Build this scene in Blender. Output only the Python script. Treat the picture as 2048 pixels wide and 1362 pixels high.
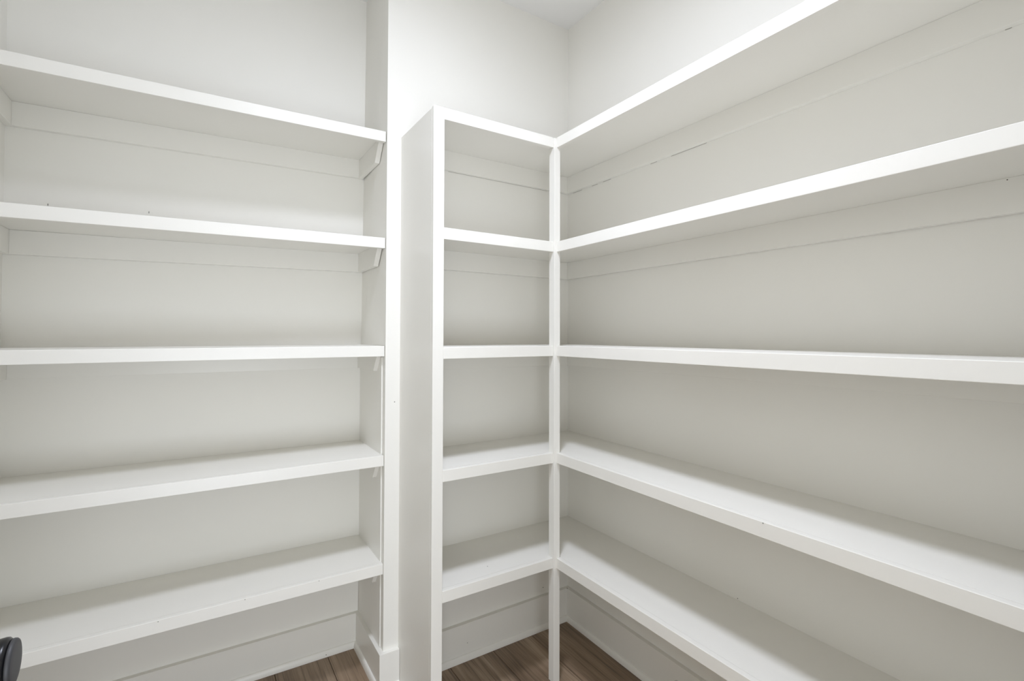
import bpy, bmesh, math, random
from mathutils import Vector, Matrix

for o in list(bpy.data.objects):
    bpy.data.objects.remove(o, do_unlink=True)
scene = bpy.context.scene
C = scene.collection
R = random.Random(7)

# ------------------------------------------------------------------ camera
F, YAW, PITCH, ROLL, SY = 978.5264, .5666, .0159, .0028, -27.1552
cam = bpy.data.objects.new('camera', bpy.data.cameras.new('camera'))
C.objects.link(cam)
cam.data.sensor_width = 36
cam.data.lens = F / 2048 * 36
cam.data.shift_y = SY / 2048
cam.data.clip_start = .02
fwd = Vector((math.sin(YAW)*math.cos(PITCH), math.cos(YAW)*math.cos(PITCH), math.sin(PITCH)))
rt = Vector((math.cos(YAW), -math.sin(YAW), 0)); up = rt.cross(fwd)
rt2 = rt*math.cos(ROLL)+up*math.sin(ROLL); up2 = -rt*math.sin(ROLL)+up*math.cos(ROLL)
M = Matrix((rt2, up2, -fwd)).transposed().to_4x4()
M.translation = Vector((-1.4132, -1.747, 1.2743))
cam.matrix_world = M
scene.camera = cam

# ------------------------------------------------------------------ dimensions (metres; room corner at 0,0; floor z=0)
H = 2.6785            # ceiling height
XA = -.8479           # right side of the alcove
XL = -1.9231          # left wall
YF = -1.69            # inner face of the front wall (with the doorway)
YR, YL = .3143, .3315 # alcove back wall at its right and left end
D, T = .3016, .038    # corner shelf depth, edging height
XP, TP = -.7542, .0375

# ------------------------------------------------------------------ world and lights
w = bpy.data.worlds.new('world'); scene.world = w; w.use_nodes = True
w.node_tree.nodes['Background'].inputs[0].default_value = (1, .975, .90, 1)
w.node_tree.nodes['Background'].inputs[1].default_value = 1.45

def area(name, loc, size, power, color, rot=(0, 0, 0), shape='DISK', sy=None, spread=math.pi):
    l = bpy.data.lights.new(name, 'AREA'); l.shape = shape; l.size = size
    if sy: l.size_y = sy
    l.energy = power; l.color = color; l.spread = spread
    o = bpy.data.objects.new(name, l); o.location = loc; o.rotation_euler = rot
    C.objects.link(o); return o
area('ceiling_lamp_light', (-.95, -.91, H-.062), .27, 3.4, (.795, .85, 1))
area('ceiling_lamp_core', (-.95, -.91, H-.063), .24, 7.6, (.795, .85, 1), spread=math.radians(115))
area('kitchen_daylight', (-1.0, -3.0, .50), 2.4, 47, (.78, .87, 1), (math.radians(90), 0, 0), 'RECTANGLE', .95)

scene.view_settings.view_transform = 'Standard'
scene.view_settings.look = 'None'
scene.view_settings.gamma = 1
scene.view_settings.use_curve_mapping = False
scene.view_settings.exposure = -0.15

# ------------------------------------------------------------------ materials
def paint(name, col, rough, bump=.0, scale=60, spec=.5):
    m = bpy.data.materials.new(name); m.use_nodes = True
    nt = m.node_tree; b = nt.nodes['Principled BSDF']
    b.inputs['Roughness'].default_value = rough
    b.inputs['Specular IOR Level'].default_value = spec
    tc = nt.nodes.new('ShaderNodeTexCoord')
    n = nt.nodes.new('ShaderNodeTexNoise'); n.inputs['Scale'].default_value = 3; n.inputs['Detail'].default_value = 3
    nt.links.new(tc.outputs['Object'], n.inputs['Vector'])
    mx = nt.nodes.new('ShaderNodeMix'); mx.data_type = 'RGBA'
    mx.inputs[6].default_value = (*[c*.985 for c in col], 1); mx.inputs[7].default_value = (*[min(1, c*1.01) for c in col], 1)
    nt.links.new(n.outputs['Fac'], mx.inputs[0]); nt.links.new(mx.outputs[2], b.inputs['Base Color'])
    if bump:
        n2 = nt.nodes.new('ShaderNodeTexNoise'); n2.inputs['Scale'].default_value = scale; n2.inputs['Detail'].default_value = 2
        nt.links.new(tc.outputs['Object'], n2.inputs['Vector'])
        bp = nt.nodes.new('ShaderNodeBump'); bp.inputs['Strength'].default_value = bump; bp.inputs['Distance'].default_value = .002
        nt.links.new(n2.outputs['Fac'], bp.inputs['Height']); nt.links.new(bp.outputs['Normal'], b.inputs['Normal'])
    return m
WALL = paint('wall_paint', (.888, .868, .806), .55, .05, 120, .35)
CEIL = paint('ceiling_paint', (.90, .89, .87), .9, .05, 120, .2)
TRIM = paint('satin_trim_paint', (.888, .868, .806), .34, .03, 35, .5)
BLACK = paint('black_metal', (.005, .005, .006), .3, spec=.35)
FACE = paint('satin_black_face', (.035, .035, .038), .5, spec=.4)
STEEL = paint('brushed_steel', (.4, .4, .4), .35)
STEEL.node_tree.nodes['Principled BSDF'].inputs['Metallic'].default_value = 1
DARK = paint('nail_hole_dark', (.10, .085, .065), .9)
CRACK = paint('open_joint', (.46, .44, .39), .9)
SOFTMARK = paint('soft_grey_mark', (.62, .60, .55), .8)
GREYMARK = paint('grey_scuff', (.30, .29, .26), .8)

def glow(name, s):
    m = bpy.data.materials.new(name); m.use_nodes = True
    b = m.node_tree.nodes['Principled BSDF']
    b.inputs['Base Color'].default_value = (.9, .9, .88, 1)
    b.inputs['Emission Color'].default_value = (.795, .85, 1, 1)
    b.inputs['Emission Strength'].default_value = s
    return m
GLOW = glow('lit_diffuser', 55)

def wood():
    m = bpy.data.materials.new('brown_wood_plank'); m.use_nodes = True
    nt = m.node_tree; N = nt.nodes.new; L = nt.links.new; b = nt.nodes['Principled BSDF']
    tc = N('ShaderNodeTexCoord'); oi = N('ShaderNodeObjectInfo')
    off = N('ShaderNodeCombineXYZ')
    mu = N('ShaderNodeMath'); mu.operation = 'MULTIPLY'; mu.inputs[1].default_value = 37
    L(oi.outputs['Random'], mu.inputs[0]); L(mu.outputs[0], off.inputs[0]); L(mu.outputs[0], off.inputs[1])
    ad = N('ShaderNodeVectorMath'); L(tc.outputs['Object'], ad.inputs[0]); L(off.outputs[0], ad.inputs[1])
    mp = N('ShaderNodeMapping'); mp.inputs['Scale'].default_value = (30, 1.5, 1); L(ad.outputs[0], mp.inputs['Vector'])
    n1 = N('ShaderNodeTexNoise'); n1.inputs['Scale'].default_value = 1; n1.inputs['Detail'].default_value = 8; n1.inputs['Roughness'].default_value = .62
    n1.inputs['Distortion'].default_value = .6; L(mp.outputs[0], n1.inputs['Vector'])
    mp2 = N('ShaderNodeMapping'); mp2.inputs['Scale'].default_value = (9, .9, 1); L(ad.outputs[0], mp2.inputs['Vector'])
    n2 = N('ShaderNodeTexNoise'); n2.inputs['Scale'].default_value = 1; n2.inputs['Detail'].default_value = 4; n2.inputs['Distortion'].default_value = 1.2
    L(mp2.outputs[0], n2.inputs['Vector'])
    mp3 = N('ShaderNodeMapping'); mp3.inputs['Scale'].default_value = (170, 3.5, 1); L(ad.outputs[0], mp3.inputs['Vector'])
    n3 = N('ShaderNodeTexNoise'); n3.inputs['Scale'].default_value = 1; n3.inputs['Detail'].default_value = 3; L(mp3.outputs[0], n3.inputs['Vector'])
    r1 = N('ShaderNodeValToRGB'); e = r1.color_ramp.elements
    e[0].position = .30; e[0].color = (.095, .058, .032, 1); e[1].position = .72; e[1].color = (.49, .37, .26, 1)
    k = e.new(.5); k.color = (.26, .182, .117, 1)
    mix = N('ShaderNodeMath'); mix.operation = 'MULTIPLY_ADD'; mix.inputs[1].default_value = .5
    h = N('ShaderNodeMath'); h.operation = 'MULTIPLY'; h.inputs[1].default_value = .5
    L(n2.outputs['Fac'], h.inputs[0]); L(n1.outputs['Fac'], mix.inputs[0]); L(h.outputs[0], mix.inputs[2])
    L(mix.outputs[0], r1.inputs[0])
    r3 = N('ShaderNodeValToRGB'); e = r3.color_ramp.elements
    e[0].position = .33; e[0].color = (.5, .48, .46, 1); e[1].position = .5; e[1].color = (1, 1, 1, 1); L(n3.outputs['Fac'], r3.inputs[0])
    mm = N('ShaderNodeMix'); mm.data_type = 'RGBA'; mm.blend_type = 'MULTIPLY'; mm.inputs[0].default_value = .75
    L(r1.outputs[0], mm.inputs[6]); L(r3.outputs[0], mm.inputs[7])
    hv = N('ShaderNodeHueSaturation'); mr = N('ShaderNodeMapRange'); mr.inputs[3].default_value = .90; mr.inputs[4].default_value = 1.12
    L(oi.outputs['Random'], mr.inputs[0]); L(mr.outputs[0], hv.inputs['Value']); L(mm.outputs[2], hv.inputs['Color'])
    L(hv.outputs[0], b.inputs['Base Color']); b.inputs['Roughness'].default_value = .42
    bp = N('ShaderNodeBump'); bp.inputs['Strength'].default_value = .25; bp.inputs['Distance'].default_value = .001
    L(n3.outputs['Fac'], bp.inputs['Height']); L(bp.outputs['Normal'], b.inputs['Normal'])
    return m
WOOD = wood()

# ------------------------------------------------------------------ helpers
WP = {}
def wpos(o): return WP.get(o.name, Vector((0, 0, 0)))
def obj(name, bm, mat, parent=None, kind=None, label=None, cat=None, group=None):
    bm.normal_update()
    vs = [v.co for v in bm.verts]
    c = Vector([(min(v[i] for v in vs)+max(v[i] for v in vs))/2 for i in range(3)])
    c.z = min(v.z for v in vs)
    for v in bm.verts: v.co -= c
    me = bpy.data.meshes.new(name); bm.to_mesh(me); bm.free(); me.materials.append(mat)
    o = bpy.data.objects.new(name, me); C.objects.link(o)
    WP[o.name] = c
    o.location = c
    if parent is not None:
        o.parent = parent; o.location = c - wpos(parent)
    if kind: o['kind'] = kind
    tag(o, label, cat, group)
    return o
def tag(o, label=None, cat=None, group=None):
    if label: o['label'] = label
    if cat: o['category'] = cat
    if group: o['group'] = group
def thing(name, label, cat, loc, group=None):
    o = bpy.data.objects.new(name, None); C.objects.link(o); o.location = loc; o.empty_display_size = .05
    WP[o.name] = Vector(loc); tag(o, label, cat, group); return o
def hexa(b8, bevel=0, seg=2, bm=None):
    """b8: 4 bottom corners (ccw) then 4 top corners"""
    own = bm is None
    bm = bm or bmesh.new()
    v = [bm.verts.new(p) for p in b8]
    for f in ((3, 2, 1, 0), (4, 5, 6, 7), (0, 1, 5, 4), (1, 2, 6, 5), (2, 3, 7, 6), (3, 0, 4, 7)):
        bm.faces.new([v[i] for i in f])
    bmesh.ops.recalc_face_normals(bm, faces=bm.faces)
    if bevel and own:
        bmesh.ops.bevel(bm, geom=list(bm.edges), offset=bevel, segments=seg, profile=.5, affect='EDGES')
    return bm
def box(x0, x1, y0, y1, z0, z1, bevel=0, seg=2, bm=None):
    return hexa([(x0, y0, z0), (x1, y0, z0), (x1, y1, z0), (x0, y1, z0), (x0, y0, z1), (x1, y0, z1), (x1, y1, z1), (x0, y1, z1)], bevel, seg, bm)
def prism(pts, z0, z1, bevel=0, seg=2):
    """vertical prism over an XY outline"""
    bm = bmesh.new(); a = [bm.verts.new((x, y, z0)) for x, y in pts]; b = [bm.verts.new((x, y, z1)) for x, y in pts]
    n = len(pts)
    bm.faces.new(a[::-1]); bm.faces.new(b)
    for i in range(n): bm.faces.new((a[i], a[(i+1) % n], b[(i+1) % n], b[i]))
    bmesh.ops.recalc_face_normals(bm, faces=bm.faces)
    if bevel: bmesh.ops.bevel(bm, geom=list(bm.edges), offset=bevel, segments=seg, profile=.5, affect='EDGES')
    return bm
def lathe(prof, origin, axis='x', n=48, sgn=1):
    """surface of revolution, prof = [(along, radius)]"""
    bm = bmesh.new(); rings = []
    for s, r in prof:
        ring = []
        for k in range(n):
            a = 2*math.pi*k/n; u, v = r*math.cos(a), r*math.sin(a)
            p = (s*sgn, u, v) if axis == 'x' else (u, v, s*sgn)
            ring.append(bm.verts.new((origin[0]+p[0], origin[1]+p[1], origin[2]+p[2])))
        rings.append(ring)
    for a, b in zip(rings, rings[1:]):
        for k in range(n): bm.faces.new((a[k], a[(k+1) % n], b[(k+1) % n], b[k]))
    bm.faces.new(rings[0]); bm.faces.new(rings[-1])
    bmesh.ops.recalc_face_normals(bm, faces=bm.faces)
    for f in bm.faces:
        if len(f.verts) == 4: f.smooth = True
    return bm
def sweep(path, prof, inward):
    """moulding: prof (out, z) swept with mitred corners along XY path; inward = side normal sign"""
    bm = bmesh.new(); P = [Vector(p) for p in path]; rings = []
    for i, p in enumerate(P):
        ns = []
        if i > 0: d = (p-P[i-1]).normalized(); ns.append(Vector((-d.y, d.x))*inward)
        if i < len(P)-1: d = (P[i+1]-p).normalized(); ns.append(Vector((-d.y, d.x))*inward)
        if len(ns) == 2:
            m = (ns[0]+ns[1]); m = m/(1+ns[0].dot(ns[1]))
        else: m = ns[0]
        rings.append([bm.verts.new((p.x+m.x*o, p.y+m.y*o, z)) for o, z in prof])
    k = len(prof)
    for a, b in zip(rings, rings[1:]):
        for j in range(k): bm.faces.new((a[j], a[(j+1) % k], b[(j+1) % k], b[j]))
    bm.faces.new(rings[0]); bm.faces.new(rings[-1][::-1])
    bmesh.ops.recalc_face_normals(bm, faces=bm.faces)
    return bm

# ------------------------------------------------------------------ room shell
G = .16
def yb(x): return YR + (XA-x)*(YL-YR)/(XA-XL)       # alcove back wall
# back wall: the thick piece between alcove and room corner; its alcove cheek leans a little
def cheek(z): return XA+.0046+(z-1.2)*.009
bm = hexa([(XA, 0, 0), (G, 0, 0), (G, YL+G, 0), (cheek(0), YL+G, 0), (XA+.004, 0, H), (G, 0, H), (G, YL+G, H), (cheek(H), YL+G, H)])
wall_back = obj('wall_back', bm, WALL, kind='structure')
wall_alcove = obj('wall_alcove', hexa([(XL, yb(XL), 0), (cheek(0), YR, 0), (cheek(0), YL+G, 0), (XL, YL+G, 0),
                                       (XL, yb(XL), H), (cheek(H), YR, H), (cheek(H), YL+G, H), (XL, YL+G, H)]), WALL, kind='structure')
wall_right = obj('wall_right', box(0, G, YF, 0, 0, H), WALL, kind='structure')
wall_left = obj('wall_left', box(XL-G, XL, YF-.12, YL+G, 0, H), WALL, kind='structure')
DX0, DX1, DH = -1.675, -.90, 2.06                   # doorway
bm = box(XL, DX0, YF-.12, YF, 0, H); box(DX1, G, YF-.12, YF, 0, H, bm=bm); box(DX0, DX1, YF-.12, YF, DH, H, bm=bm)
wall_front = obj('wall_front', bm, WALL, kind='structure')
ceiling = obj('ceiling', box(XL-G, G, YF-.12, YL+G, H, H+.1), CEIL, kind='structure')
floor = obj('floor', box(XL-G, G, -2.6, YL+G, -.05, -.0045), DARK, kind='structure')

# floor planks run front to back, 19 cm wide, staggered ends
PW, seam0 = .1905, -.9745
for i in range(-5, 6):
    x0 = seam0+i*PW; x1 = x0+PW-.0018
    x0c, x1c = max(x0, XL+.001), min(x1, -.001)
    if x1c-x0c < .02: continue
    ymax = YR-.001 if x1c < XA-.001 else (-.001 if x0c > XA else None)
    y = -2.58-(.10, .83, .42, .98, .25, .62, .05, .52, .9, .33, .70)[i+5]*1.1
    ends = []
    while y < .33:
        ends.append(y); y += 1.22
    ends.append(y)
    for a, b in zip(ends, ends[1:]):
        a, b = max(a, -2.6), b-.0012
        def add(xa_, xb_, ym):
            bb = min(b, ym)
            if bb-a > .02: obj('plank', box(xa_, xb_, a, bb, -.0045, 0, .0009, 1), WOOD, floor)
        if ymax is not None: add(x0c, x1c, ymax)
        else:
            # the plank under the wall end: only up to the wall, its alcove half runs on
            add(x0c, x1c, -.001)
            if b > .001 and XA-x0c > .02: obj('plank', box(x0c, XA-.001, max(a, .0), min(b, YR-.001), -.0045, 0, .0009, 1), WOOD, floor)

# ------------------------------------------------------------------ baseboards with shoe moulding
BT = .0175
def base_prof(h): return [(0, 0), (BT, 0), (BT, h-.0004), (BT-.0004, h), (0, h)]
shoe = [(BT, 0)]+[(BT+.0105*math.cos(a)**.8, .0005+.0235*math.sin(a)**1.2) for a in [max(0., min(math.pi/2-1e-6, i*math.pi/2/7)) for i in range(8)]]+[(BT, .0242)]
def baseboard(name, path, h, inward):
    b = obj(name, sweep(path, base_prof(h), inward), TRIM, kind='structure')
    s = sweep(path, shoe[1:-1]+[(BT, .0242), (BT, .0005)], inward)
    obj('shoe_moulding', s, TRIM, b); return b
bb_alcove = baseboard('baseboard_alcove', [(XL, yb(XL)), (XA, YR), (XA, 0), (XP-TP-.001, 0)], .1345, -1)
bb_back = baseboard('baseboard_back', [(XP+.001, 0), (0, 0), (0, YF)], .1405, -1)
bb_left = baseboard('baseboard_left', [(XL, YF), (XL, YL)], .1345, -1)

# smooth lining board on the alcove cheek, stopping short of the front corner
obj('trim_1', box(XA-.0035, XA+.001, .029, YR-.001, .136, 1.19), TRIM, kind='structure')

# ------------------------------------------------------------------ corner shelving
EB = .0012
corner = thing('corner_shelving', 'white L-shaped built-in shelving wrapping the right corner with end panel and slim post', 'shelving', (-D, -D, 0))
CZ = [2.0094, 1.6201, 1.2335, .8392, .4546]
panel = obj('end_panel', box(XP-TP, XP, -D+.018, 0, 0, CZ[0]-.004), TRIM, corner)
obj('edging', box(XP-TP, XP, -D, -D+.018, 0, CZ[0], EB), TRIM, panel)
obj('post', box(-.313, -.286, -.308, -.276, 0, CZ[0]-.004, EB), TRIM, corner)
BD = .0209; KH = .0743; KT = .018
SH = []
for i, z in enumerate(CZ):
    out = [(XP, 0), (0, 0), (0, YF), (-D+.018, YF), (-D+.018, -D+.018), (XP, -D+.018)]
    s = obj('shelf', prism(out, z-BD, z), TRIM, corner)
    SH.append(s)
    e1 = box(XP, -.313, -D, -D+.018, z-T, z, EB); obj('edging', e1, TRIM, s)
    obj('edging', box(-D, -D+.018, YF, -.308, z-T, z, EB), TRIM, s)
    gap = .0014 if i == 1 else 0
    obj('cleat', box(XP, -gap, -KT-gap, -gap, z-BD-KH, z-BD, .0006, 1), TRIM, s)
    obj('cleat', box(-KT-gap, -gap, YF, -KT-gap-.0002, z-BD-KH, z-BD, .0006, 1), TRIM, s)
    if i == 0:      # short cracks in the caulk line under the top cleats
        zc = z-BD-KH
        for y0, y1 in ((-.10, -.04), (-.20, -.165), (-.28, -.235), (-.52, -.49), (-.73, -.585), (-1.455, -1.445)):
            obj('crack', box(-.0028, -.0002, y0, y1, zc-.0007, zc+.0004), CRACK, s)
        for x0, x1 in ((-.60, -.12), (-.09, -.05), (-.74, -.66)):
            obj('crack', box(x0, x1, -.0026, -.0002, zc-.0007, zc+.0004), CRACK, s)
corner_shelves_by = SH

# ------------------------------------------------------------------ alcove shelves: five separate boards on cleats
AZ = [2.0177, 1.6267, 1.2319, .8347, .4445]
TILT = [-.0155, -.0165, -.0011, .003, .0024]
LAB = ['topmost white shelf in the left alcove, nothing above it but bare wall',
       'second white shelf from top in the left alcove, two small nicks in wall above',
       'middle white shelf in the left alcove at eye level, seen almost edge-on',
       'fourth white shelf down in the left alcove, its top face shadowed at the back',
       'lowest white shelf in the left alcove, just above the baseboard beside the black knob']
LF = .0058
ashelf = []
for i, z in enumerate(AZ):
    t = TILT[i]
    def zz(x, z0): return z0+t*(XA-x)/1.0
    def slab(x0, x1, ya, yb0, yb1, z0, z1, bev=0):
        return hexa([(x0, ya, zz(x0, z0)), (x1, ya, zz(x1, z0)), (x1, yb1, zz(x1, z0)), (x0, yb0, zz(x0, z0)),
                     (x0, ya, zz(x0, z1)), (x1, ya, zz(x1, z1)), (x1, yb1, zz(x1, z1)), (x0, yb0, zz(x0, z1))], bev)
    th = thing('alcove_shelf', LAB[i], 'shelf', (XA-.54, LF+.15, z-T), 'white shelves fixed in the left alcove')
    obj('board', slab(XL, XA-.0005, LF+.018, yb(XL)-.0005, YR-.0005, z-BD, z), TRIM, th)
    ed = obj('edging', slab(XL, XA, LF, LF+.018, LF+.018, z-T, z, EB), TRIM, th)
    ashelf.append((th, ed))
    g = .0012 if i == 1 else 0
    z1, z0 = z-BD, z-BD-KH
    obj('back_cleat', hexa([(XL+KT, yb(XL)-KT-g, zz(XL, z0)), (XA-KT, YR-KT-g, z0), (XA-KT, YR-g, z0), (XL+KT, yb(XL)-g, zz(XL, z0)),
                            (XL+KT, yb(XL)-KT-g, zz(XL, z1)), (XA-KT, YR-KT-g, z1), (XA-KT, YR-g, z1), (XL+KT, yb(XL)-g, zz(XL, z1))], .0006, 1), TRIM, th)
    for sx, xa_, xb_ in ((1, XA-KT-g*1.5, XA-g*1.5), (-1, XL, XL+KT)):   # side cleats with a slanted front end
        ye = yb(XL) if sx < 0 else YR
        y0b, y0t = .082, .028
        q0, q1 = zz(xa_, z0), zz(xa_, z1)
        obj('side_cleat', hexa([(xa_, y0b, q0), (xb_, y0b, q0), (xb_, ye-.0005, q0), (xa_, ye-.0005, q0),
                                (xa_, y0t, q1), (xb_, y0t, q1), (xb_, ye-.0005, q1), (xa_, ye-.0005, q1)], .0006, 1), TRIM, th)

# ------------------------------------------------------------------ small marks: nail holes, nicks, a round grey mark
def dot(parent, p, n, r=.0014, mat=None, name='nail_hole', stretch=(1, 1)):
    n = Vector(n).normalized(); a = n.orthogonal().normalized(); b = n.cross(a)
    if abs(n.z) < .5:
        b = Vector((0, 0, 1)); a = b.cross(n).normalized()
    bm = bmesh.new(); p = Vector(p)
    lo = [bm.verts.new(p+(a*math.cos(k*math.pi/5)*stretch[0]+b*math.sin(k*math.pi/5)*stretch[1])*r) for k in range(10)]
    hi = [bm.verts.new(v.co+n*.0003) for v in lo]
    bm.faces.new(hi); bm.faces.new(lo[::-1])
    for k in range(10): bm.faces.new((lo[k], lo[(k+1) % 10], hi[(k+1) % 10], hi[k]))
    bmesh.ops.recalc_face_normals(bm, faces=bm.faces)
    return obj(name, bm, mat or DARK, parent)
for mx_, mz_ in ((-1.823, 1.679), (-1.567, 1.689)):
    dot(wall_alcove, (mx_, yb(mx_), mz_), (0, -1, 0), .0018, GREYMARK, 'nick', (.8, 2.2))
dot(wall_back, (-.137, 0, .169), (0, -1, 0), .0022)
dot(wall_back, (-.811, 0, 1.027), (0, -1, 0), .0022, GREYMARK)
dot(bb_back, (-.516, -BT, .064), (0, -1, 0), .0016, GREYMARK)
dot(bb_back, (-.160, -.0235, .0165), (0, -1, .6), .0022)
dot(bb_back, (-.017, -BT-.001, .1405), (0, 0, 1), .0024)
dot(bb_back, (-BT, -.622, .070), (-1, 0, 0), .018, SOFTMARK, 'round_mark')  # flat round disc, a little darker than the baseboard paint
dot(bb_alcove, (-.982, YR+.002-.027, .010), (0, -1, .3), .0016)
dot(wall_right, (0, -.833, .459), (-1, 0, 0), .0016, GREYMARK)
for hx in (-1.287, -1.508, -1.067):
    dot(ashelf[4][1], (hx, LF, AZ[4]-.0028), (0, -1, 0), .0014, GREYMARK)
dot(corner_shelves_by[3], (-D, -1.093, CZ[3]-.003), (-1, 0, 0), .0016, GREYMARK)
dot(corner_shelves_by[0], (-.259, -.961, CZ[0]-BD), (0, 0, -1), .0018, GREYMARK)
dot(corner_shelves_by[4], (-.548, -.230, CZ[4]), (0, 0, 1), .0018, GREYMARK)
dot(corner_shelves_by[1], (-KT-.0014, -1.449, CZ[1]-BD-.004), (-1, 0, 0), .0012)

# ------------------------------------------------------------------ door folded back beside the camera, knob just in view
kx, ky, kz = -1.5846, -.979, .905
dx = kx-.062
door = obj('door_1', box(dx-.035, dx, YF+.012, ky+.062, .012, 2.03, .001, 1), TRIM, kind='structure')
for zc0, zc1 in ((.25, .78), (1.02, 1.88)):           # two raised panels on the room face
    obj('door_panel', box(dx, dx+.004, YF+.13, ky-.06, zc0, zc1, .003, 2), TRIM, door)
kn = obj('door_knob', lathe([(0, .033), (.004, .033), (.0075, .031), (.0085, .024), (.010, .0125), (.026, .0115), (.030, .0125), (.0335, .019),
                             (.037, .0240), (.041, .0262), (.046, .0272), (.0520, .0276), (.0545, .0272), (.0560, .0256), (.0570, .0245), (.0575, .001)], (dx, ky, kz), 'x', 72), BLACK, door, label='round black door knob')
obj('knob_face', lathe([(.0576, .0247), (.0590, .0250), (.0608, .0246), (.0620, .0234), (.0625, .0215), (.0628, .012), (.0629, .001)], (dx, ky, kz), 'x', 72), FACE, kn, label='flat grey-black end of the knob')
for hz in (.22, 1.02, 1.82):
    bm = lathe([(0, .007), (.09, .007)], (dx+.006, YF+.010, hz), 'z', 16)
    obj('hinge', bm, BLACK, door)
# door frame around the opening (behind the camera)
def casing(nm, *a): return obj(nm, box(*a, .002, 1), TRIM, kind='structure')
casing('trim_2', DX1-.015, DX1+.06, YF, YF+.016, 0, DH+.06)
casing('trim_3', DX0-.06, DX0+.004, YF, YF+.0115, 0, DH+.06)
casing('trim_4', DX0+.004, DX1-.015, YF, YF+.016, DH-.015, DH+.06)

# ------------------------------------------------------------------ ceiling light
cl = thing('ceiling_light', 'round white flush ceiling light at the middle of the pantry ceiling, above the view', 'light', (-.95, -.91, H))
obj('trim_ring', lathe([(0, .165), (.012, .165), (.03, .158), (.044, .150), (.046, .142), (.03, .138)], (-.95, -.91, H), 'z', 64, -1), TRIM, cl)
obj('diffuser', lathe([(.028, .139), (.044, .138), (.052, .12), (.057, .08), (.059, .02)], (-.95, -.91, H), 'z', 64, -1), GLOW, cl)
